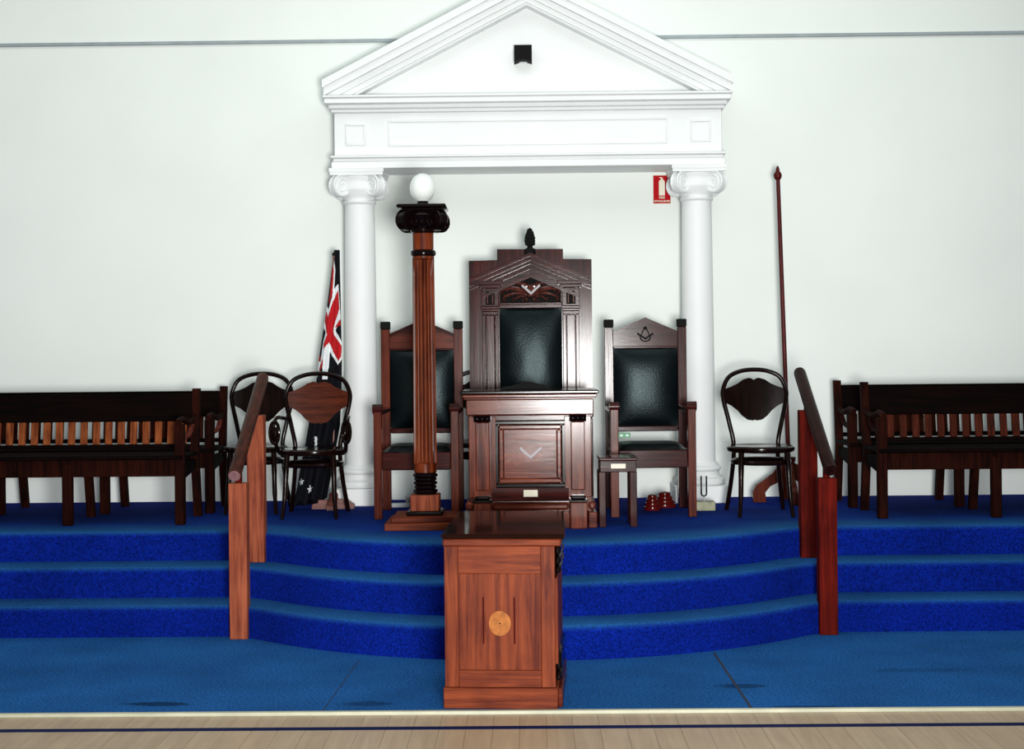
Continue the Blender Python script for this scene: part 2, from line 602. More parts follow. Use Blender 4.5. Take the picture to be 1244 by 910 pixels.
for (x0, x1, z0, z1) in ((-1.325, -1.175, 3.165, 3.325), (-1.015, 1.015, 3.155, 3.345), (1.175, 1.325, 3.165, 3.325)):
    f = frame(B(), x0, x1, z0, z1, 0.016, -0.012, 0.001)
    f.out('frieze_panel', M_white, portico)
c = B()
for (hw, pr, z0, z1) in ((1.425, 0.03, 3.40, 3.425), (1.44, 0.055, 3.425, 3.455), (1.465, 0.10, 3.455, 3.495), (1.475, 0.115, 3.495, 3.515)):
    c.box(-hw, hw, -pr, yb, z0, z1, 0.005)
c.out('cornice', M_white, portico)
# tympanum triangle and raking cornices
SL = 0.515
APEX = 4.365


def rake_band(b, d0, d1, proj, side):
    """band between perpendicular offsets d0 (outer) and d1 below the rake line, one side"""
    k = math.sqrt(1 + SL * SL)
    zo = APEX - d0 * k
    zi = APEX - d1 * k
    zb = 3.516
    xe = 1.44 + proj * 0.28
    xi = (zi - zb) / SL
    poly = [(0, zi), (0, zo), (side * xe, zo - SL * xe)]
    if xi > xe:
        poly += [(side * xe, zi - SL * xe)]
    else:
        poly += [(side * xe, zb), (side * xi, zb)]
    # trim the outer toe so that it overhangs as a square tip
    b.prism(poly, -proj, yb)
    return b


for side in (-1, 1):
    r_ = B()
    for (d0, d1, pr) in ((-0.015, 0.035, 0.125), (0.035, 0.085, 0.10), (0.085, 0.125, 0.06), (0.125, 0.16, 0.035), (0.16, 0.175, 0.015)):
        rake_band(r_, d0, d1, pr, side)
    # square toe block closing the tip above the flat cornice
    tip = (APEX + 0.015 * math.sqrt(1 + SL * SL) - 3.516) / SL
    r_.out('raking_cornice', M_white, portico)
k = math.sqrt(1 + SL * SL)
zi = APEX - 0.17 * k
B().prism([(-(zi - 3.516) / SL, 3.516), ((zi - 3.516) / SL, 3.516), (0, zi)], 0.09, yb).out('tympanum', M_white, portico)

bx = B()
bx.prism([(-0.064, -0.050), (-0.064, 0.070), (0.064, 0.070), (0.064, -0.050)] + [(0.064 - 0.128 * i / 8, -0.050 - 0.0 + 0.016 * math.sin(PI * i / 8)) for i in range(1, 8)], 0, 0.118)
vent = bx.out('wall_light', M_black, None, loc=(-0.024, 10.45 - 0.03, 3.805))
B().box(-0.04, 0.04, 0.085, 0.112, -0.038, -0.035, 0.001).out('lamp_shade', M_paper, vent, 'pale strip under the black box')
tag(vent, 'small black box shaped fitting on the white pediment triangle', 'wall light')


def volute(b, corner_dir, r, zc, dist, th, turns=2.2, thick=0.010):
    """a scroll disc in the vertical plane holding the corner direction"""
    d = Vector((corner_dir[0], corner_dir[1], 0)).normalized()
    n = Vector((-d.y, d.x, 0))
    cc = d * dist + Vector((0, 0, zc))
    m = Matrix((d, Vector((0, 0, 1)), n)).transposed()
    b.lathe([(r * 0.90, -th / 2), (r * 0.94, -th / 2 + 0.003), (r * 0.94, th / 2 - 0.003), (r * 0.90, th / 2)], 20, cc, mat4=m)
    for sgn in (-1, 1):
        pts, rr = [], []
        N = 34
        for i in range(N + 1):
            t = i / N
            a = PI * 0.62 + t * turns * 2 * PI * -1
            q = r * (1 - 0.80 * t)
            pts.append(cc + d * (q * math.cos(a)) + Vector((0, 0, q * math.sin(a))) + n * (sgn * th / 2))
            rr.append(thick * (1 - 0.45 * t))
        b.tube(pts, rr, 6)
    return b


def column(x, label):
    t = thing('portico_column', label, 'column', (x, 10.575, STAGE_Z), 0, 'white portico columns')
    B().box(-0.192, 0.192, -0.192, 0.192, 0, 0.125, 0.006).out('plinth', M_white, t)
    base = [(0.170, 0.125)]
    base += [(0.165 + 0.022 * math.cos(a), 0.152 + 0.027 * math.sin(a)) for a in [-PI / 2 + PI * i / 8 for i in range(9)]]
    base += [(0.160, 0.182), (0.150, 0.195), (0.146, 0.212), (0.150, 0.225)]
    base += [(0.142 + 0.018 * math.cos(a), 0.245 + 0.018 * math.sin(a)) for a in [-PI / 2 + PI * i / 8 for i in range(9)]]
    base += [(0.140, 0.265), (0.138, 0.275), (0.124, 0.292)]
    B().lathe(base, 40).out('column_base', M_white, t)
    sh = []
    for i in range(17):
        z = 0.292 + (2.20 - 0.292) * i / 16
        q = i / 16
        sh.append((0.1205 - 0.0115 * q ** 1.6, z))
    B().lathe(sh, 48).out('shaft', M_white, t, smooth=60)
    cp = B()
    cp.lathe([(0.109, 2.19), (0.122, 2.205), (0.122, 2.218), (0.112, 2.226), (0.120, 2.25), (0.150, 2.29), (0.155, 2.31), (0.14, 2.36), (0.14, 2.395)], 32)
    for dx, dy in ((1, 1), (1, -1), (-1, 1), (-1, -1)):
        volute(cp, (dx, dy), 0.083, 2.318, 0.178, 0.055, thick=0.011)
    cp.out('capital', M_white, t)
    # concave sided abacus
    poly = []
    hw = 0.192
    for sidei in range(4):
        a = sidei * PI / 2
        for i in range(7):
            u = -1 + 2 * i / 6
            px, py = u * hw, -hw + 0.022 * (1 - u * u)
            poly.append((px * math.cos(a) - py * math.sin(a), px * math.sin(a) + py * math.cos(a)))
    cl = []
    for q in poly:
        if not cl or (Vector(q) - Vector(cl[-1])).length > 1e-4: cl.append(q)
    if (Vector(cl[0]) - Vector(cl[-1])).length < 1e-4: cl.pop()
    ab = B().prism(cl, 2.395, 2.418, 'xy').prism([(q[0] * 1.03, q[1] * 1.03) for q in cl], 2.418, 2.4445, 'xy')
    ab.out('abacus', M_white, t)
    return t


column(-1.236, 'white round column with scroll capital standing beside the draped flag')
column(1.236, 'white round column with scroll capital standing beside the tuning fork')

# ---------------------------------------------------------------- extinguisher sign
sg = thing('fire_extinguisher_sign', 'red fire extinguisher sign on the wall beside the scroll capital', 'sign', (1.008, WALL_Y, 2.865))
B().box(-0.067, 0.067, -0.004, 0, -0.108, 0.108, 0.001).out('sign_board', M_sign_white, sg)
B().box(-0.064, 0.064, -0.006, -0.0035, -0.105, 0.105, 0.0005).out('sign_face', M_sign_red, sg)
e = B()
pp = [(-0.022, -0.045), (0.022, -0.045), (0.022, 0.055)]
pp += [(0.022 * math.cos(a), 0.055 + 0.020 * math.sin(a)) for a in [PI * i / 8 for i in range(1, 8)]] + [(-0.022, 0.055)]
e.prism(pp, -0.0075, -0.0055)
e.box(-0.007, 0.007, -0.0075, -0.0055, 0.073, 0.087, 0)
e.box(-0.018, 0.003, -0.0075, -0.0055, 0.085, 0.091, 0)
e.out('extinguisher_symbol', M_sign_white, sg)
text_mesh('lettering', 'FIRE', 0.024, M_sign_white, sg, (0, -0.0063, -0.062))
text_mesh('lettering', 'EXTINGUISHER', 0.020, M_sign_white, sg, (0, -0.0063, -0.089), width=0.118)

# ================================================================ throne
T = thing('throne', 'tall carved master chair with stepped pedimented back and black leather panel', 'throne', (0.012, 10.14, STAGE_Z))
# local y=0 is the front face of the back board; heights from the platform
o = STAGE_Z
B().prism([(-0.432, 0.0), (-0.432, 1.748), (-0.232, 1.752), (-0.232, 1.828), (0.232, 1.826), (0.232, 1.755), (0.432, 1.752), (0.432, 0.0)], 0, 0.055).out('back_board', M_throne_v, T)
for (name, seq) in (('pediment_moulding', ((0.0, 0.022, 0.075), (0.022, 0.034, 0.060), (0.034, 0.052, 0.068), (0.052, 0.075, 0.04))),
                    ('inner_moulding', ((0.098, 0.112, 0.045), (0.112, 0.150, 0.022), (0.150, 0.172, 0.040)))):
    for side in (-1, 1):
        b = B()
        for (d0, d1, pr) in seq:
            s_ = 0.425
            ap = 1.797
            x1 = 0.428 if name == 'pediment_moulding' else 0.33
            b.prism([(0, ap - d0), (0, ap - d1), (side * x1, ap - d1 - s_ * x1), (side * x1, ap - d0 - s_ * x1)], -pr, 0.0)
        b.out(name, M_throne_h, T)
for s_ in (1, -1):
    B().box(*sorted((s_ * 0.19, s_ * 0.425)), -0.07, 0, 1.575, 1.603, 0.003).box(*sorted((s_ * 0.205, s_ * 0.36)), -0.055, 0, 1.553, 1.575, 0.003).out('cornice', M_throne_h, T)
# carved lunette
lun = [(-0.212, 1.452), (0.212, 1.452), (0.212, 1.555), (0.15, 1.565), (0.15, 1.592), (0.0, 1.655), (-0.15, 1.592), (-0.15, 1.565), (-0.212, 1.555)]
lu = B().prism(lun, -0.006, 0).out('carved_panel', M_black_wood, T, 'dark carved leaf panel with a square emblem')
lu.data.materials[0] = M_black
cv = B()
rnd = random.Random(3)
for side in (-1, 1):
    for i in range(9):
        a = math.radians(-8 + i * 21)
        L_ = [0.165, 0.185, 0.180, 0.150, 0.125, 0.105, 0.09, 0.085, 0.06][i]
        ox, oz = side * 0.030, 1.500
        zt = lambda z: max(1.460, min(1.560 if L_ > 0.155 else 1.628, z))
        p0 = (ox, -0.012, oz)
        p1 = (ox + side * L_ * 0.3 * math.cos(a + 0.6), -0.026, zt(oz + L_ * 0.35 * math.sin(a + 0.6)))
        p2 = (ox + side * L_ * 0.75 * math.cos(a + 0.3), -0.030, zt(oz + L_ * 0.7 * math.sin(a + 0.3)))
        p3 = (ox + side * L_ * math.cos(a), -0.022, zt(oz + L_ * 0.75 * math.sin(a)))
        cv.tube(bez(p0, p1, p2, p3, 8), [0.003, 0.006, 0.008, 0.010, 0.011, 0.010, 0.008, 0.006, 0.003], 6)
        for q in range(3):   # leaf lobes
            c_ = Vector(p0).lerp(Vector(p3), 0.55 + 0.2 * q) + Vector((rnd.uniform(-0.006, 0.006), -0.006, 0.009 * (1 if q % 2 else -1)))
            cv.sphere((c_.x, c_.y, zt(c_.z)), 0.009, 0.010, 0.006, 8, 5)
    for i in range(5):
        cv.sphere((side * (0.185 + 0.009 * (i % 2)), -0.012, 1.466 + 0.019 * i), 0.009, 0.010, 0.007, 8, 5)
    cv.tube(bez((side * 0.02, -0.012, 1.472), (side * 0.06, -0.03, 1.515), (side * 0.09, -0.03, 1.490), (side * 0.12, -0.012, 1.464), 8), 0.006, 6)
    cv.sphere((side * 0.026, -0.018, 1.470), 0.012, 0.012, 0.010, 8, 6)
    cv.sphere((side * 0.052, -0.014, 1.466), 0.008, 0.010, 0.007, 8, 6)
cv.out('leaf_carving', M_carve, lu)


def square_emblem(b, cx, cz, arm, wd, y0, y1):
    """a set square as a V: two arms meeting at the bottom"""
    for side in (-1, 1):
        dx, dz = side * 0.74, 0.67
        px, pz = -dz * side * 0 - side * 0.67, 0.74
        q = [(0, 0), (dx * arm, dz * arm), (dx * arm + px * wd, dz * arm + pz * wd), (0, wd * 1.36)]
        b.prism([(cx + u, cz + v) for u, v in q], y0, y1)
    return b


square_emblem(B(), 0.004, 1.503, 0.092, 0.015, -0.046, -0.030).out('square_emblem', M_steel, lu)
fr = B()
fr.box(-0.222, 0.222, -0.032, 0, 1.410, 1.452, 0.005)
fr.box(-0.225, 0.225, -0.040, 0, 1.432, 1.440, 0.003)
fr.box(-0.224, -0.212, -0.03, 0, 1.452, 1.56, 0.003).box(0.212, 0.224, -0.03, 0, 1.452, 1.56, 0.003)
fr.out('panel_rail', M_throne_h, T)
for side in (-1, 1):
    x0, x1 = (-0.345, -0.222) if side < 0 else (0.222, 0.345)
    cb = B().box(x0, x1, -0.030, 0, 1.425, 1.553, 0.004).box(x0 - 0.006, x1 + 0.006, -0.042, 0, 1.405, 1.425, 0.004).box(x0, x1, -0.036, 0, 1.39, 1.405, 0.003)
    cbo = cb.out('capital_block', M_throne_h, T)
    cx = (x0 + x1) / 2
    nb = B()
    pp = [(cx - 0.032, 1.436), (cx + 0.032, 1.436), (cx + 0.032, 1.51)]
    pp += [(cx + 0.017 + 0.015 * math.cos(a), 1.51 + 0.022 * math.sin(a)) for a in (PI / 4, PI / 2, 3 * PI / 4)]
    pp += [(cx, 1.512)]
    pp += [(cx - 0.017 + 0.015 * math.cos(a), 1.51 + 0.022 * math.sin(a)) for a in (PI / 4, PI / 2, 3 * PI / 4)]
    pp += [(cx - 0.032, 1.51)]
    nb.prism(pp, -0.034, -0.029)
    nb.out('arched_inset', M_black, cbo)
    nb = B()
    nb.tube([(cx - 0.018, -0.036, 1.445), (cx - 0.018, -0.036, 1.505)], 0.005, 6)
    nb.tube([(cx + 0.018, -0.036, 1.445), (cx + 0.018, -0.036, 1.505)], 0.005, 6)
    nb.out('inset_bead', M_red_v, cbo)
    pl = B()
    frame(pl, x0 + 0.004, x1 - 0.004, 0.40, 1.39, 0.024, -0.026, 0.0, 0.004)
    pl.box(x0 + 0.03, x1 - 0.03, -0.018, 0, 0.426, 1.364, 0.006)
    pl.out('pilaster', M_throne_v, T)
# leather padding
lb = B()
nx, nz = 20, 30
grid = []
for j in range(nz + 1):
    row = []
    for i in range(nx + 1):
        u, v = -1 + 2 * i / nx, -1 + 2 * j / nz
        pad = (max(0, 1 - abs(u) ** 2.6) * max(0, 1 - abs(v) ** 3.2)) ** 0.8
        row.append(lb.bm.verts.new((u * 0.219, -0.004 - 0.046 * pad + 0.0012 * math.sin(9 * u) * math.sin(7 * v) * pad, 0.93 + v * 0.48)))
    grid.append(row)
for j in range(nz):
    for i in range(nx):
        lb.bm.faces.new((grid[j][i], grid[j][i + 1], grid[j + 1][i + 1], grid[j + 1][i]))
lb.out('leather_panel', M_leather, T, 'black padded leather back', smooth=80)
fi = B()
fi.lathe([(0.040, 1.79), (0.040, 1.825), (0.022, 1.832), (0.017, 1.842), (0.026, 1.852), (0.031, 1.87), (0.031, 1.90), (0.027, 1.93), (0.018, 1.952), (0.010, 1.968), (0.002, 1.975)], 16, (0, -0.02, 0))
for j, (zz, rr, nn) in enumerate(((1.862, 0.030, 9), (1.882, 0.032, 9), (1.903, 0.031, 9), (1.922, 0.027, 8), (1.940, 0.020, 7), (1.956, 0.013, 5))):
    for i in range(nn):
        a = 2 * PI * (i + 0.5 * (j % 2)) / nn
        fi.sphere((rr * math.cos(a), -0.02 + rr * math.sin(a), zz), 0.008, 0.008, 0.012, 6, 5)
fi.out('finial', M_black, T)
B().box(-0.40, 0.40, -0.56, -0.001, 0.06, 0.40, 0.006).out('seat_box', M_throne_h, T)
B().box(-0.34, 0.34, -0.57, -0.03, 0.401, 0.48, 0.03).out('seat_cushion', M_leather, T)
for side in (-1, 1):
    x = side * 0.375
    B().box(x - 0.035, x + 0.035, -0.58, 0.0, 0.66, 0.70, 0.01).box(x - 0.03, x + 0.03, -0.56, -0.50, 0.40, 0.66, 0.006).out('armrest', M_throne_h, T)
    for yy in (-0.52, -0.04):
        B().box(x - 0.035, x + 0.035, yy - 0.035, yy + 0.035, 0, 0.06, 0.005).out('foot', M_throne_v, T)

# ================================================================ master's desk (altar pedestal in front of the throne)
D = thing('pedestal_desk', 'carved wooden pedestal desk with framed front panel standing before the throne', 'desk', (0.0, 9.0, STAGE_Z))
B().box(-0.432, 0.432, -0.035, 0.46, 0.838, 0.862, 0.008).out('desk_top', M_black_wood, D)
B().box(-0.420, 0.420, -0.026, 0.45, 0.816, 0.838, 0.006).box(-0.412, 0.412, -0.012, 0.44, 0.806, 0.816, 0.003).out('top_moulding', M_desk_h, D)
B().box(-0.398, 0.398, 0.0, 0.43, 0.708, 0.806, 0.006).out('apron', M_desk_h, D)
B().box(-0.385, 0.385, 0.034, 0.42, 0.10, 0.708, 0.004).out('carcass', M_desk_v, D)
B().box(-0.26, 0.26, 0.018, 0.036, 0.672, 0.706, 0.003).out('upper_rail', M_throne_h, D)
for side in (-1, 1):
    xa, xb = (-0.354, -0.260) if side < 0 else (0.262, 0.342)
    cx = side * 0.298
    B().box(cx - 0.044, cx + 0.044, -0.002, 0.036, 0.236, 0.664, 0.006).out('pilaster', M_desk_v, D)
    B().box(cx - 0.085, cx + 0.085, 0.014, 0.036, 0.19, 0.70, 0.004).out('pilaster_backing', M_desk_v, D)
    # carved console bracket
    br = B()
    br.prism([(-0.010, 0.708), (-0.048, 0.708), (-0.044, 0.694), (-0.030, 0.682), (-0.020, 0.668), (-0.006, 0.664), (0.02, 0.664), (0.02, 0.708)], cx - 0.052, cx + 0.052, 'yz')
    for q in (-0.032, 0, 0.032):
        br.sphere((cx + q, -0.034, 0.688), 0.014, 0.012, 0.012, 8, 6)
    br.out('bracket', M_black_wood, D)
    pb = B().box(cx - 0.054, cx + 0.054, -0.06, 0.036, 0.0, 0.165, 0.006)
    pb.out('plinth_block', M_desk_v, D)
    B().box(cx - 0.058, cx + 0.058, -0.066, 0.036, 0.165, 0.180, 0.004).box(cx - 0.048, cx + 0.048, -0.045, 0.036, 0.18, 0.205, 0.01).out('plinth_cap', M_black_wood, D)
    B().box(side * 0.415 if side < 0 else 0.36, -0.36 if side < 0 else 0.415, -0.01, 0.43, 0.0, 0.10, 0.006).box(-0.408 if side < 0 else 0.36, -0.36 if side < 0 else 0.408, 0.0, 0.43, 0.112, 0.165, 0.014).out('base_moulding', M_desk_h, D)
fo = frame(B(), -0.222, 0.222, 0.252, 0.672, 0.026, 0.012, 0.036, 0.006).out('panel_frame', M_black_wood, D)
fm = frame(B(), -0.196, 0.196, 0.278, 0.646, 0.030, 0.020, 0.036, 0.008).out('panel_moulding', M_desk_h, D)
pan = B().box(-0.166, 0.166, 0.026, 0.036, 0.308, 0.616, 0.003).out('panel', M_desk_h, D)
square_emblem(B(), 0.002, 0.432, 0.096, 0.015, 0.016, 0.0262).out('square_emblem', M_steel, pan, 'grey set square emblem')
# tilted kick board
kb = B()
kb.prism([(0.006, 0.252), (-0.045, 0.176), (-0.045, 0.168), (0.03, 0.168), (0.03, 0.252)], -0.238, 0.238, 'yz')
kb.out('foot_board', M_throne_h, D)
B().box(-0.044, 0.044, -0.045, -0.038, 0.185, 0.232, 0.001, rot=Matrix.Rotation(math.radians(-33.9), 3, 'X'), piv=(0, -0.0195, 0.2085)).out('name_plate', M_ivory, D, 'small cream plaque')
B().box(-0.24, 0.24, -0.02, 0.034, 0.112, 0.160, 0.016).box(-0.245, 0.245, -0.03, 0.034, 0.0, 0.10, 0.006).out('base_rail', M_desk_h, D)
# dark cloth lying on the desk
cb = B()
prof = [(-0.20, 0.004), (-0.185, 0.012), (-0.13, 0.020), (-0.085, 0.034), (-0.05, 0.047), (0.0, 0.044), (0.03, 0.034), (0.06, 0.027), (0.09, 0.022), (0.115, 0.010), (0.12, 0.0)]
rows = []
for j in range(7):
    t = -1 + 2 * j / 6
    s_ = math.sqrt(max(0.0, 1 - t * t * 0.92))
    rows.append([cb.bm.verts.new((x, t * 0.10, z * s_ + 0.003)) for x, z in prof])
for ra, rb in zip(rows[:-1], rows[1:]):
    for i in range(len(prof) - 1):
        cb.bm.faces.new((ra[i], ra[i + 1], rb[i + 1], rb[i]))
b0 = [cb.bm.verts.new((v.co.x, v.co.y, 0.0)) for v in rows[0]]
b1 = [cb.bm.verts.new((v.co.x, v.co.y, 0.0)) for v in rows[-1]]
for i in range(len(prof) - 1):
    cb.bm.faces.new((b0[i], b0[i + 1], rows[0][i + 1], rows[0][i]))
    cb.bm.faces.new((rows[-1][i], rows[-1][i + 1], b1[i + 1], b1[i]))
    cb.bm.faces.new((b0[i + 1], b0[i], b1[i], b1[i + 1]))
bmesh.ops.recalc_face_normals(cb.bm, faces=cb.bm.faces)
tag(cb.out('folded_cloth', M_black, None, loc=(0.015, 9.28, STAGE_Z + 0.8625), smooth=60), 'crumpled black cloth lying on the pedestal desk before the throne', 'cloth')


# ================================================================ side chairs
def officer_chair(x, label, emblem, rear_y=10.15):
    t = thing('officer_chair', label, 'chair', (x, 9.54, STAGE_Z), 0, 'high backed chairs flanking the throne')
    yb_ = 0.60   # rear posts
    for s_ in (-1, 1):
        X = s_ * 0.256
        po = B().box(X - 0.031, X + 0.031, yb_ - 0.03, yb_ + 0.03, 0, 1.270, 0.004).out('rear_post', M_throne_v if emblem else M_red_v, t)
        B().box(X - 0.0335, X + 0.0335, yb_ - 0.034, yb_ + 0.034, 1.270, 1.325, 0.005).out('post_cap', M_black, po, 'dark cap')
        fp = B().box(X - 0.027, X + 0.027, 0, 0.055, 0, 0.76, 0.004).out('front_post', M_red_v, t)
        ar = B()
        ar.box(X - 0.033, X + 0.033, 0.02, yb_ - 0.031, 0.690, 0.722, 0.008)
        ar.tube([(X - 0.033, 0.018, 0.735), (X + 0.033, 0.018, 0.735)], 0.030, 14)
        ar.out('armrest', M_throne_h, t)
        B().box(X - 0.012, X + 0.012, 0.056, yb_ - 0.031, 0.345, 0.43, 0.003).out('side_rail', M_throne_h, t)
    ped = B().prism([(-0.224, 1.135), (0.224, 1.135), (0.224, 1.225), (0.0, 1.322), (-0.224, 1.225)], yb_ - 0.016, yb_ + 0.016).out('pediment_panel', M_throne_h if emblem else M_red_h, t)
    r_ = B()
    for s_ in (-1, 1):
        r_.prism([(0, 1.322), (0, 1.337), (s_ * 0.224, 1.240), (s_ * 0.224, 1.225)], yb_ - 0.034, yb_ + 0.02)
        r_.prism([(0, 1.312), (0, 1.3221), (s_ * 0.224, 1.2251), (s_ * 0.224, 1.215)], yb_ - 0.024, yb_ + 0.01)
    r_.box(-0.224, 0.224, yb_ - 0.026, yb_ + 0.018, 1.120, 1.136, 0.004)
    r_.out('pediment_moulding', M_throne_h, ped)
    if emblem:
        em = B()
        yy0, yy1 = yb_ - 0.024, yb_ - 0.0155
        for s_ in (-1, 1):
            em.prism([(0.0, 1.272), (s_ * 0.006, 1.274), (s_ * 0.040, 1.196), (s_ * 0.032, 1.196)], yy0, yy1)       # compass legs
            em.prism([(0, 1.180), (s_ * 0.050, 1.214), (s_ * 0.044, 1.224), (0, 1.194)], yy0 - 0.003, yy1)         # square
        em.tube([(0, yy0, 1.262), (0, yy1, 1.262)], 0.011, 10)
        ring = [(0.036 * math.cos(a), yb_ - 0.020, 1.203 + 0.034 * math.sin(a)) for a in [-PI * 0.95 + PI * 0.9 * i / 10 for i in range(11)]]
        em.tube(ring, 0.0045, 6)
        for s_ in (-1, 1):
            em.sphere((s_ * 0.05, yb_ - 0.02, 1.222), 0.008, 0.006, 0.008, 8, 5)
        em.out('square_and_compasses', M_black, ped)
    lb = B()
    nx, nz = 16, 20
    g = []
    for j in range(nz + 1):
        row = []
        for i in range(nx + 1):
            u, v = -1 + 2 * i / nx, -1 + 2 * j / nz
            pad = (max(0, 1 - abs(u) ** 2.6) * max(0, 1 - abs(v) ** 3.0)) ** 0.8
            row.append(lb.bm.verts.new((u * 0.224, yb_ - 0.014 - 0.044 * pad, 0.848 + v * 0.273)))
        g.append(row)
    for j in range(nz):
        for i in range(nx):
            lb.bm.faces.new((g[j][i], g[j][i + 1], g[j + 1][i + 1], g[j + 1][i]))
    lb.box(-0.224, 0.224, yb_ - 0.013, yb_ + 0.014, 0.576, 1.12, 0.003)
    lb.out('leather_back', M_leather, t, 'black padded leather back', smooth=80)
    B().box(-0.224, 0.224, yb_ - 0.02, yb_ + 0.02, 0.538, 0.575, 0.006).out('lower_back_rail', M_throne_h, t)
    B().box(-0.228, 0.228, 0.004, 0.030, 0.325, 0.445, 0.006).out('front_rail', M_throne_h, t)
    B().box(-0.228, 0.228, yb_ - 0.015, yb_ + 0.015, 0.33, 0.43, 0.004).out('rear_rail', M_throne_h, t)
    cu = B()
    g = []
    nx, ny = 14, 10
    for j in range(ny + 1):
        row = []
        for i in range(nx + 1):
            u, v = -1 + 2 * i / nx, -1 + 2 * j / ny
            pad = (max(0, 1 - abs(u) ** 5) * max(0, 1 - abs(v) ** 5)) ** 0.5
            row.append(cu.bm.verts.new((u * 0.227, 0.305 + v * 0.30 * 0.86, 0.446 + 0.042 * pad - 0.012 * (1 - u * u) * (1 - v * v))))
        g.append(row)
    for j in range(ny):
        for i in range(nx):
            cu.bm.faces.new((g[j][i], g[j][i + 1], g[j + 1][i + 1], g[j + 1][i]))
    cu.box(-0.227, 0.227, 0.045, 0.565, 0.415, 0.4455, 0.003)
    cu.out('seat', M_leather, t, 'black leather seat', smooth=80)
    return t


officer_chair(0.815, 'high backed leather chair with square and compasses, beside the white column', True)
officer_chair(-0.756, 'high backed leather chair standing behind the fluted wooden column', False)
cd = B().box(-0.042, 0.042, 0, 0.006, 0, 0.036, 0.001)
cdo = cd.out('card', M_green, None, loc=(0.655, 10.02, STAGE_Z + 0.498))
B().box(-0.030, -0.010, -0.0006, 0.0004, 0.011, 0.025, 0).box(0.010, 0.030, -0.0006, 0.0004, 0.011, 0.025, 0).out('printed_panel', M_paper, cdo)
tag(cdo, 'small green card at the back of the leather seat near square and compasses', 'card')

# ================================================================ fluted column lamp
F = thing('column_lamp', 'tall fluted wooden column with white globe on its dark scroll capital', 'column', (-0.668, 9.15, STAGE_Z))
B().box(-0.24, 0.24, -0.24, 0.24, 0, 0.046, 0.004).out('base_slab', M_ped_h, F)
B().box(-0.20, 0.20, -0.20, 0.20, 0.046, 0.078, 0.004).out('upper_slab', M_ped_h, F)
B().box(-0.115, 0.115, -0.115, 0.115, 0.078, 0.105, 0.008).out('block_foot', M_black_wood, F)
B().box(-0.091, 0.091, -0.091, 0.091, 0.105, 0.205, 0.004).out('block', M_post, F)
prof = [(0.070, 0.205)]
for zc, rr in ((0.225, 0.079), (0.252, 0.072), (0.277, 0.076), (0.302, 0.073), (0.325, 0.080)):
    prof += [(rr - 0.012, zc - 0.0115), (rr - 0.003, zc - 0.007), (rr, zc), (rr - 0.003, zc + 0.007), (rr - 0.012, zc + 0.0115)]
prof += [(0.066, 0.345)]
B().lathe(prof, 32).out('turned_base', M_black_wood, F)
prof = [(0.072, 0.345), (0.0725, 0.395), (0.073, 0.40), (0.0735, 0.41)]
prof += [(0.0735 - 0.0045 * i / 12, 0.41 + (1.69 - 0.41) * i / 12) for i in range(1, 13)] + [(0.069, 1.70), (0.069, 1.715)]
B().lathe(prof, 144, flutes=16, depth=0.019, fz=(0.405, 1.695)).out('fluted_shaft', M_shaft, F, smooth=50)
B().lathe([(0.069, 1.715), (0.078, 1.722), (0.081, 1.735), (0.078, 1.75), (0.066, 1.757)], 32).out('neck_ring', M_black_wood, F)
B().lathe([(0.066, 1.757), (0.066, 1.86)], 32).out('necking', M_ped_v, F)
cp = B()
cp.lathe([(0.066, 1.86), (0.080, 1.87), (0.084, 1.885), (0.075, 1.90), (0.10, 1.94), (0.12, 1.97), (0.11, 2.0)], 28)
for i in range(16):
    a = 2 * PI * i / 16
    cp.sphere((0.096 * math.cos(a), 0.096 * math.sin(a), 1.925), 0.013, 0.013, 0.020, 8, 6)
for dx, dy in ((1, 1), (1, -1), (-1, 1), (-1, -1)):
    volute(cp, (dx, dy), 0.068, 1.935, 0.135, 0.055, thick=0.010)
cp.out('capital', M_black_wood, F)
B().box(-0.125, 0.125, -0.125, 0.125, 2.0, 2.012, 0.004).box(-0.155, 0.155, -0.155, 0.155, 2.012, 2.036, 0.008).out('abacus', M_black_wood, F)
B().lathe([(0.05, 2.036), (0.045, 2.048), (0.036, 2.055), (0.036, 2.066)], 24).out('globe_collar', M_black_wood, F)
prof = [(0.034, 2.062)]
for i in range(1, 17):
    a = -PI / 2 + PI * (i + 1.6) / 17.6
    prof.append((max(0.001, 0.082 * math.cos(a)), 2.150 + 0.093 * math.sin(a)))
B().lathe(prof, 32).out('globe', M_globe, F, 'white opal glass globe', smooth=70)

# ================================================================ small stool
S = thing('stool', 'small dark wooden stool with cream label beside the pedestal desk', 'stool', (0.549, 9.0, STAGE_Z))
B().box(-0.122, 0.124, -0.012, 0.27, 0.418, 0.436, 0.005).out('stool_top', M_throne_h, S)
B().box(-0.114, 0.114, 0.004, 0.26, 0.345, 0.418, 0.004).out('apron', M_throne_h, S)
for xx in (-0.100, 0.094):
    for yy in (0.005, 0.222):
        B().box(xx - 0.022, xx + 0.022, yy, yy + 0.042, 0, 0.347, 0.004).out('leg', M_throne_v, S)
B().box(-0.046, 0.046, 0.0005, 0.0045, 0.368, 0.398, 0.001).out('label_plate', M_ivory, S, 'small cream plate')

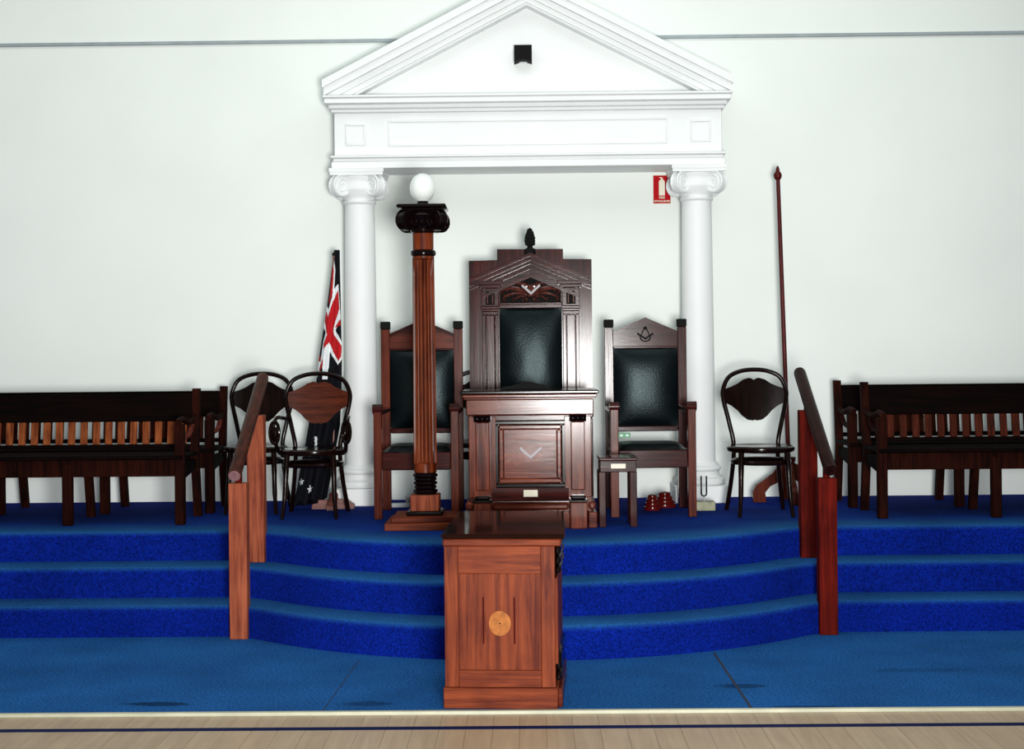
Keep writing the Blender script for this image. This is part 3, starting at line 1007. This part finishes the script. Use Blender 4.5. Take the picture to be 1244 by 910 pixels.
# ================================================================ turned red blocks, tuning fork
prof0 = [(0.058, 0), (0.060, 0.010), (0.058, 0.024), (0.049, 0.027), (0.051, 0.038), (0.049, 0.050), (0.040, 0.053), (0.042, 0.064), (0.040, 0.076), (0.030, 0.079), (0.032, 0.090), (0.030, 0.102), (0.022, 0.106), (0.001, 0.110)]
a = B().lathe(prof0, 28).out('turned_block', M_red_lacq, None, loc=(0.842, 9.985, STAGE_Z), smooth=50)
tag(a, 'ringed red lacquered block on the carpet under the chair, front one of two', 'ornament', 'red turned blocks under the chair')
b_ = B().lathe([(r * 1.35, z * 1.0) for r, z in prof0], 28).out('turned_block', M_red_lacq, None, loc=(0.945, 10.17, STAGE_Z), smooth=50)
tag(b_, 'broader ringed red lacquered block under the chair, behind its smaller twin', 'ornament', 'red turned blocks under the chair')
tf = thing('tuning_fork', 'black tuning fork standing on a pale wooden block beside white column', 'tuning fork', (1.195, 9.95, STAGE_Z))
B().box(-0.073, 0.073, -0.05, 0.05, 0, 0.062, 0.004).out('block', M_block, tf, 'pale greenish wooden block')
fk = B()
fp = [(-0.018, 0, 0.235), (-0.018, 0, 0.115)] + [(-0.018 * math.cos(q), 0, 0.115 - 0.018 * math.sin(q)) for q in [PI * i / 8 for i in range(1, 8)]] + [(0.018, 0, 0.115), (0.018, 0, 0.235)]
fk.tube(fp, 0.0055, 8)
fk.out('fork', M_black, tf)
B().tube([(0, 0, 0.062), (0, 0, 0.098)], 0.0055, 8).out('stem', M_steel, tf)

# white strip lying behind the fluted column
ws = thing('white_strip', 'short white strip with a knob lying on carpet behind the fluted column', 'strip', (-0.92, 10.30, STAGE_Z), 0.06)
B().box(-0.075, 0.065, -0.03, 0.03, 0, 0.030, 0.006).out('bar', M_paper, ws)
B().lathe([(0.018, 0.030), (0.020, 0.036), (0.020, 0.060), (0.014, 0.068), (0.001, 0.070)], 14, (0.045, 0, 0)).out('knob', M_steel, ws)

# ================================================================ front pedestal
P = thing('altar_pedestal', 'orange brown panelled pedestal with round inlay standing on the carpet edge', 'pedestal', (-0.148, 6.66, 0.0), math.radians(-3.2))
# local: x centred on the body front, y=0 the front face
hw = 0.256
dp = 0.70
B().box(-hw - 0.008, hw + 0.010, -0.012, dp + 0.01, 0.0, 0.098, 0.004).out('base', M_ped_h, P)
B().box(-hw + 0.003, hw - 0.003, 0.004, dp, 0.098, 0.752, 0.003).out('carcass', M_ped_v, P)
B().box(-hw, -hw + 0.064, -0.006, 0.02, 0.100, 0.752, 0.002).out('stile', M_ped_v, P)
B().box(hw - 0.064, hw, -0.006, 0.02, 0.100, 0.752, 0.002).out('stile', M_ped_v, P)
B().box(-hw + 0.0645, hw - 0.0645, -0.006, 0.02, 0.625, 0.752, 0.002).out('rail', M_ped_h, P)
B().box(-hw + 0.0645, hw - 0.0645, -0.006, 0.02, 0.100, 0.178, 0.002).out('rail', M_ped_h, P)
fp_ = B().box(-hw + 0.0655, hw - 0.0655, 0.0005, 0.02, 0.179, 0.624, 0.001).out('panel', M_ped_v, P)
B().lathe([(0.051, 0), (0.051, 0.005), (0.001, 0.0052)], 32, (-0.0, 0.0006, 0.395), mat4=Matrix.Diagonal((1, 1, 1.0)) @ Matrix(((1, 0, 0), (0, 0, -1), (0, 1.13, 0)))).out('round_inlay', M_inlay, fp_, 'pale round inlay with a dark centre dot')
B().lathe([(0.004, 0), (0.004, 0.002), (0.001, 0.0021)], 10, (0, -0.0044, 0.395), mat4=Matrix(((1, 0, 0), (0, 0, -1), (0, 1, 0)))).out('centre_dot', M_black, fp_)
for xx in (-0.080, 0.064):
    B().box(xx, xx + 0.007, -0.0022, 0.001, 0.300, 0.515, 0).out('inlay_line', M_inlay_red, fp_)
B().box(-hw - 0.006, hw + 0.030, -0.016, dp + 0.01, 0.752, 0.787, 0.006).out('top_moulding', M_ped_h, P)
tp = B()
x0, x1, y0, y1 = -hw - 0.012, hw + 0.050, -0.026, dp + 0.03
vsf = [(x0, y0, 0.787), (x1, y0, 0.787), (x1 - 0.03, y1, 0.812), (x0, y1, 0.812)]
lo = [tp.bm.verts.new((v[0], v[1], 0.7875)) for v in vsf]
hi = [tp.bm.verts.new((v[0], v[1], v[2] + 0.024)) for v in vsf]
tp.bm.faces.new(list(reversed(lo)))
tp.bm.faces.new(hi)
for i in range(4):
    tp.bm.faces.new((lo[i], lo[(i + 1) % 4], hi[(i + 1) % 4], hi[i]))
bmesh.ops.bevel(tp.bm, geom=list(tp.bm.edges), offset=0.006, segments=2, affect='EDGES')
tp.out('sloping_top', M_gloss, P, 'glossy black brown top')
# mouldings and brackets along the flank
fl = B()
fl.box(hw - 0.004, hw + 0.012, 0.03, 0.62, 0.20, 0.60, 0.004)
fl.out('flank_panel', M_ped_v, P)
for (z0, z1) in ((0.700, 0.748), (0.655, 0.692), (0.615, 0.648), (0.165, 0.245), (0.115, 0.155)):
    B().box(hw - 0.003, hw + 0.026, 0.06, 0.60, z0, z1, 0.012).out('flank_moulding', M_black_wood, P)
B().box(hw + 0.009, hw + 0.030, 0.03, dp - 0.02, 0.0, 0.092, 0.004).out('flank_base', M_red_h, P)


# ================================================================ handrails
def handrail(x, label, mp, mr):
    t = thing('handrail', label, 'handrail', (x, 8.38, 0), 0, 'wooden handrails on the blue steps')
    B().box(-0.053, 0.053, -0.052, 0.032, 0, 0.905, 0.004).out('post', mp, t)
    B().box(-0.053, 0.053, 0.500, 0.590, 2 * RISE, 1.275, 0.004).out('post', mp, t)
    a, b = Vector((0, -0.13, 0.955)), Vector((0, 0.80, 1.515))
    d = (b - a).normalized()
    rl = B()
    rl.tube([a, a + d * 0.004, b - d * 0.03, b - d * 0.012, b], [0.034, 0.038, 0.038, 0.034, 0.018], 20)
    ro = rl.out('rail', mr, t)
    B().tube([a - d * 0.002, a + d * 0.004], 0.0345, 20).out('end_cap', M_endgrain if mr is M_railing else mr, ro)
    for yy, zt in ((-0.012, 0.905), (0.545, 1.275)):
        zz = a.z + (yy - a.y) * d.z / d.y
        B().box(-0.018, 0.018, yy - 0.02, yy + 0.02, zt, zz - 0.02, 0.003).out('bracket', M_post_dark, ro)
    return t


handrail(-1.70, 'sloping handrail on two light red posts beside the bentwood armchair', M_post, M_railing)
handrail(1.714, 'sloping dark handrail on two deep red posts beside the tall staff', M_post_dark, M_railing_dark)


# ================================================================ bentwood chairs
def arch_pts(pts, sub=6):
    return smooth_path(pts, sub)


def bent_chair(x, y, label, shield, arms=False, rz=0.0, wide=1.0):
    t = thing('bentwood_armchair' if arms else 'bentwood_chair', label, 'chair', (x, y, STAGE_Z), rz, 'dark bentwood chairs')
    W = wide
    # one bent rod: rear foot, up the stile, over the hoop and down to the other foot
    half = [(-0.195 * W, 0.275, 0.0), (-0.165 * W, 0.23, 0.22), (-0.150 * W, 0.205, 0.44), (-0.178 * W, 0.215, 0.60), (-0.212 * W, 0.23, 0.75),
            (-0.215 * W, 0.24, 0.83), (-0.175 * W, 0.25, 0.915), (-0.095 * W, 0.258, 0.955)]
    pts = half + [(0, 0.26, 0.966)] + [(-q[0], q[1], q[2]) for q in reversed(half)]
    B().tube(arch_pts(pts, 6), 0.0155, 10).out('bent_back_frame', M_bent, t)
    # shield panel
    top = [(-0.206, 0.835), (-0.165, 0.848), (-0.115, 0.870), (-0.075, 0.898), (-0.035, 0.910), (-0.012, 0.904), (0.0, 0.895)]
    bot = [(0.0, 0.622), (0.012, 0.616), (0.050, 0.622), (0.085, 0.648), (0.118, 0.686), (0.158, 0.718), (0.206, 0.742)]
    poly = top + [(-q[0], q[1]) for q in reversed(top[:-1])] + list(reversed(bot)) + [(-q[0], q[1]) for q in bot[1:]]
    poly = [(q[0] * W, q[1]) for q in poly]
    sh = B().prism(poly, 0.0, 0.012)
    for v in sh.bm.verts:
        z = v.co.z
        v.co.y += 0.214 + (z - 0.62) * 0.11 + 0.02 * (1 - (v.co.x / (0.2 * W)) ** 2)
    bmesh.ops.triangulate(sh.bm, faces=[f for f in sh.bm.faces if len(f.verts) > 4])
    sh.out('shield_panel', shield, t)
    dm = Matrix.Diagonal((W, 1, 1))
    B().lathe([(0.20, 0.418), (0.222, 0.424), (0.227, 0.438), (0.225, 0.452), (0.212, 0.461), (0.18, 0.457), (0.001, 0.455)], 40, mat4=dm).out('seat', M_bent, t)
    ring = [(0.185 * W * math.cos(a), 0.185 * math.sin(a), 0.355) for a in [2 * PI * i / 36 for i in range(36)]]
    B().tube(ring, 0.018, 8, closed=True).out('leg_ring', M_bent, t)
    for s_ in (-1, 1):
        B().tube(arch_pts([(s_ * 0.150 * W, -0.145, 0.425), (s_ * 0.156 * W, -0.165, 0.30), (s_ * 0.162 * W, -0.185, 0.14), (s_ * 0.176 * W, -0.218, 0.0)], 4),
                 [0.019] * 5 + [0.017] * 4 + [0.014] * 3 + [0.013], 10).out('leg', M_bent, t)
        if arms:
            ax = s_ * 0.235 * W
            arm = B()
            arm.tube(arch_pts([(s_ * 0.185 * W, 0.212, 0.645), (s_ * 0.225 * W, 0.10, 0.665), (ax, -0.03, 0.670), (ax * 1.03, -0.115, 0.635), (ax * 1.02, -0.135, 0.57),
                               (ax * 0.98, -0.105, 0.50), (ax * 0.93, -0.06, 0.44), (ax * 0.80, -0.07, 0.425)], 5), 0.0135, 8)
            lp = []
            for i in range(16):
                a_ = 2 * PI * i / 16
                lp.append((ax + s_ * -0.028 * math.cos(a_) , -0.125 + 0.012 * math.cos(a_), 0.575 + 0.075 * math.sin(a_)))
            arm.tube(lp, 0.012, 8, closed=True)
            lp = [(ax + s_ * -0.012 * math.cos(a_), -0.127, 0.575 + 0.036 * math.sin(a_)) for a_ in [2 * PI * i / 12 for i in range(12)]]
            arm.tube(lp, 0.009, 8, closed=True)
            arm.out('armrest', M_bent, t)
    return t


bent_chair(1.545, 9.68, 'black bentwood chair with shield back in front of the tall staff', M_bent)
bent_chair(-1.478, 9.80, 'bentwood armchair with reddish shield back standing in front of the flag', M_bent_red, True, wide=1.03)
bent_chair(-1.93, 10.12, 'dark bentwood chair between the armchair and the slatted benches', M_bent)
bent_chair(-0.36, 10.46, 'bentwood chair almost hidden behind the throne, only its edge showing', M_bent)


# ================================================================ benches
def bench(sx, y, label, slat_mat, x_end=2.25, mat=None):
    """sx -1: runs off to -x from its inner end; +1: to +x"""
    t = thing('slatted_bench', label, 'bench', (sx * x_end, y, STAGE_Z), 0, 'dark slatted benches')
    L_ = 2.26
    def bx(xa, xb, *r, **k):
        lo_, hi_ = sorted((sx * xa, sx * xb))
        return (lo_, hi_, *r)
    pitch = 0.735
    for i in range(4):
        xc = i * pitch + 0.03
        top = 0.655 if i in (0, 3) else 0.40
        B().box(*bx(xc - 0.031, xc + 0.031, 0.0, 0.06, 0, top), bev=0.006).out('front_leg', M_bench_leg, t)
        # raked rear leg or post
        ztop = 0.875 if i in (0, 3) else 0.42
        yt = 0.485 if i in (0, 3) else 0.435
        b = B()
        hx = 0.026
        poly = [(0.505, 0.0), (0.553, 0.0), (0.475, 0.42), (0.475 if ztop < 0.5 else 0.535, ztop), (0.425 if ztop < 0.5 else 0.497, ztop), (0.425, 0.42)]
        lo_, hi_ = sorted((sx * (xc - hx), sx * (xc + hx)))
        b.prism(poly, lo_, hi_, 'yz')
        b.out('rear_leg', M_bench_leg, t)
    B().box(*bx(0.035, L_ - 0.035, 0.012, 0.034, 0.315, 0.425), bev=0.004).out('seat_apron', M_bench_leg, t)
    B().box(*bx(0.005, L_ - 0.005, -0.012, 0.44, 0.425, 0.452), bev=0.006).out('seat', M_bench, t)
    for e_ in (0.03, L_ - 0.03):
        b = B()
        b.prism([(0.06, 0.40), (0.43, 0.40), (0.43, 0.335), (0.06, 0.285)], *sorted((sx * (e_ - 0.012), sx * (e_ + 0.012))), axes='yz')
        b.out('side_apron', M_bench, t)
        ar = B()
        path = arch_pts([(sx * e_, -0.02, 0.668), (sx * e_, 0.10, 0.682), (sx * e_, 0.26, 0.655), (sx * e_, 0.40, 0.665), (sx * e_, 0.462, 0.69)], 4)
        for k_ in range(len(path) - 1):
            pass
        ar.tube(path, 0.021, 8)
        for v in ar.bm.verts:
            pass
        ao = ar.out('armrest', M_bench_leg, t)
        B().tube(bez((sx * e_, 0.065, 0.50), (sx * e_, 0.12, 0.62), (sx * e_, 0.26, 0.50), (sx * e_, 0.37, 0.635), 8), [0.018, 0.02, 0.02, 0.018, 0.016, 0.016, 0.017, 0.018, 0.016], 8).out('arm_bracket', M_arm if sx < 0 else M_bench_leg, ao)
    rake = Matrix.Rotation(math.radians(-7.5), 3, 'X')
    piv = (0, 0.45, 0.45)
    B().box(*bx(0.056, L_ - 0.056, 0.438, 0.462, 0.655, 0.845), bev=0.005, rot=rake, piv=piv).out('top_rail', M_bench, t)
    B().box(*bx(0.056, L_ - 0.056, 0.440, 0.460, 0.470, 0.500), bev=0.004, rot=rake, piv=piv).out('lower_rail', M_bench, t)
    n = 25
    first = None
    for i in range(n):
        xc = 0.112 + i * 0.0848
        if first is None:
            first = B().box(-0.024, 0.024, 0.443, 0.457, 0.500, 0.655, bev=0.003, rot=rake, piv=piv).out('slat', slat_mat, t, loc=(sx * xc, 0, 0))
        else:
            s_ = first.copy()
            COL.objects.link(s_)
            s_.location = (sx * xc, 0, 0)
    return t


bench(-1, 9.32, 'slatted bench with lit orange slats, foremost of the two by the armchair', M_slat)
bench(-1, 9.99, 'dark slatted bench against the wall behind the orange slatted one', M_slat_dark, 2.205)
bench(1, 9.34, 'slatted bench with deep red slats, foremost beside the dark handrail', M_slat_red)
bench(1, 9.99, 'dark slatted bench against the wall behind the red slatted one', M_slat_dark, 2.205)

# ================================================================ staff and its stand
ST = thing('staff_stand', 'red brown stand with scrolled feet holding the tall staff', 'stand', (1.868, 10.45, STAGE_Z))
B().lathe([(0.050, 0.03), (0.052, 0.06), (0.046, 0.10), (0.050, 0.20), (0.042, 0.28), (0.052, 0.30), (0.052, 0.325)], 20).out('stem', M_red_v, ST)
for i in range(4):
    a = i * PI / 2
    poly = [(0.035, 0.285), (0.075, 0.265), (0.115, 0.21), (0.175, 0.165), (0.235, 0.125), (0.262, 0.075), (0.258, 0.0), (0.165, 0.0), (0.172, 0.07), (0.135, 0.115), (0.085, 0.14), (0.035, 0.16)]
    b = B().prism(poly, -0.02, 0.02)
    m = Matrix.Rotation(a, 3, 'Z')
    for v in b.bm.verts: v.co = m @ v.co
    bmesh.ops.triangulate(b.bm, faces=[f for f in b.bm.faces if len(f.verts) > 4])
    b.out('scroll_foot', M_red_v, ST)
sf = thing('staff', 'tall thin red staff leaning slightly upright in its scroll footed stand', 'staff', (1.868, 10.45, STAGE_Z + 0.327))
d = Vector((1.811 - 1.868, 0, 2.955 - 0.877))
B().tube([(0, 0, 0), d * 0.6, d], [0.017, 0.016, 0.0145], 12).out('pole', M_staff, sf)
fl = B()
m4 = Matrix.Translation(d) 
fl.lathe([(0.015, -0.075), (0.024, -0.068), (0.030, -0.05), (0.030, -0.035), (0.022, -0.018), (0.012, -0.010), (0.014, 0.0), (0.008, 0.022), (0.001, 0.03)], 14, d)
fl.out('finial', M_red_lacq, sf)

# ================================================================ flag
FL = thing('flag', 'furled navy flag with red and white crosses on a cross footed pole', 'flag', (-1.405, 10.25, STAGE_Z))
for i in range(4):
    a = i * PI / 2
    ln = 0.15 if i % 2 == 0 else 0.125
    b = B().prism([(0.0, 0.0), (ln, 0.0), (ln, 0.028), (ln - 0.05, 0.065), (0.0, 0.065)], -0.032, 0.032)
    m = Matrix.Rotation(a, 3, 'Z')
    for v in b.bm.verts: v.co = m @ v.co
    b.out('stand_foot', M_stand, FL)
B().lathe([(0.034, 0.066), (0.034, 0.10), (0.026, 0.115)], 16).out('stand_socket', M_stand, FL)

fz0 = STAGE_Z
PB = 0.117
B().tube([(0, 0, PB - 0.03), (0.012, 0.088, 1.69 + PB)], 0.013, 10).out('pole', M_stand, FL)
B().lathe([(0.013, 1.69), (0.018, 1.697), (0.016, 1.71), (0.001, 1.72)], 12, (0.012, 0.088, PB)).out('pole_cap', M_black, FL)
# outline of the hanging cloth, in metres relative to the pole foot: (z, left x, right x)
sc = 10.28 / 1750
def wx(px, py): return (px - 643 + 0.0098 * (430 - py)) * sc + 1.405
def wz(px, py): return 1.64 + (430 - py - 0.0098 * (px - 643)) * sc - fz0
left = [(404, 303), (403, 312), (396, 371), (386, 438), (383.5, 462), (371.5, 533), (361, 588), (355, 607)]
right = [(411, 303), (411.5, 330), (412.5, 360), (414.5, 438), (414.5, 470), (413, 517), (406, 557), (398, 606)]
def lerp_edge(e, y):
    for (xa, ya), (xb, yb2) in zip(e[:-1], e[1:]):
        if ya <= y <= yb2:
            return xa + (xb - xa) * (y - ya) / (yb2 - ya)
    return e[0][0] if y < e[0][1] else e[-1][0]


def inside(p, poly):
    r_ = False
    n = len(poly)
    for i in range(n):
        x1_, y1_ = poly[i]
        x2_, y2_ = poly[(i + 1) % n]
        if (y1_ > p[1]) != (y2_ > p[1]) and p[0] < (x2_ - x1_) * (p[1] - y1_) / (y2_ - y1_) + x1_:
            r_ = not r_
    return r_


# printed pattern: later entries lie on top; coordinates on the cloth
pat = [
    (1, [(158, 92), (167, 180), (160, 300), (187, 268), (199, 450), (201, 500), (172, 568), (213, 655), (214, 755), (188, 795), (135, 705), (122, 890), (50, 890), (62, 720), (90, 560), (95, 480), (103, 395), (125, 435), (150, 350), (150, 200)]),
    (2, [(150, 88), (158, 180), (151, 330), (128, 410), (126, 380), (140, 230)]),
    (2, [(187, 305), (194, 430), (160, 560), (160, 592), (211, 675), (207, 742), (190, 772), (130, 650), (95, 695), (93, 660), (117, 600), (110, 570), (97, 505), (105, 435), (122, 482), (150, 390)]),
    (0, [(172, 577), (215, 550), (215, 628)]),
    (2, [(168, 556), (197, 497), (203, 535)]),
    (0, [(88, 545), (107, 585), (92, 640), (72, 780), (55, 760), (70, 640)]),
    (2, [(57, 722), (75, 745), (66, 775), (54, 770)]),
    (2, [(66, 815), (92, 752), (93, 795), (68, 850)]),
    (0, [(60, 850), (90, 800), (92, 900), (45, 900)]),
    (1, [(98, 690), (125, 712), (120, 880), (95, 880), (102, 780)]),
]
stars = [(367.5, 583.5, 4.0), (377.8, 591.0, 4.2)]
slit = (384.5, 537.0)


def cloth_colour(px, py):
    cx_, cy_ = (px - 375) * 5.36, (py - 295) * 5.36
    col_ = 0
    for k_, poly in pat:
        if inside((cx_, cy_), poly):
            col_ = k_
    for (sx_, sy_, sr) in stars:
        dx, dy = px - sx_, py - sy_
        rr = math.hypot(dx, dy)
        an = math.atan2(dx, -dy)
        lim = sr * (0.38 + 0.62 * (abs(((an / (2 * PI) * 5) % 1) - 0.5) * 2) ** 1.6)
        if rr < lim: col_ = 1
    if abs(px - slit[0]) < 1.3 and abs(py - slit[1]) < 7: col_ = 1
    return col_


bm = bmesh.new()
NY, NX = 280, 128
rows = []
info = []
for j in range(NY + 1):
    y = 303 + (606 - 303) * j / NY
    xl, xr = lerp_edge(left, y), lerp_edge(right, y)
    row, irow = [], []
    q = j / NY
    for i in range(NX):
        # closed wavy bundle: the first half is the face, the second the back
        a = 2 * PI * i / NX
        u = -math.cos(a)
        px = (xl + xr) / 2 + u * (xr - xl) / 2
        dep = (0.018 + 0.040 * q)
        yy = -math.sin(a) * dep + (0.020 * q + 0.003) * math.sin(u * 7.5 + 1.2 + 2.0 * q) * (1 if math.sin(a) > 0 else 0.6)
        zq = wz(px, y)
        row.append(bm.verts.new((wx(px, y), yy + 0.09 * (zq / 1.735), zq + (0.04 * (1 - u) * -0.5 + 0.02 * math.sin(u * 9)) * max(0, (q - 0.9) * 10))))
        irow.append((px, y))
    rows.append(row)
    info.append(irow)
for j in range(NY):
    for i in range(NX):
        k_ = (i + 1) % NX
        f = bm.faces.new((rows[j][i], rows[j][k_], rows[j + 1][k_], rows[j + 1][i]))
        px = (info[j][i][0] + info[j][k_][0]) / 2
        py = (info[j][i][1] + info[j + 1][i][1]) / 2
        f.material_index = cloth_colour(px, py)
bm.faces.new(rows[0])
bm.faces.new(list(reversed(rows[-1])))
bmesh.ops.recalc_face_normals(bm, faces=bm.faces)
b = B()
b.bm.free()
b.bm = bm
b.out('cloth', [M_navy, M_fwhite, M_fred], FL, smooth=75)
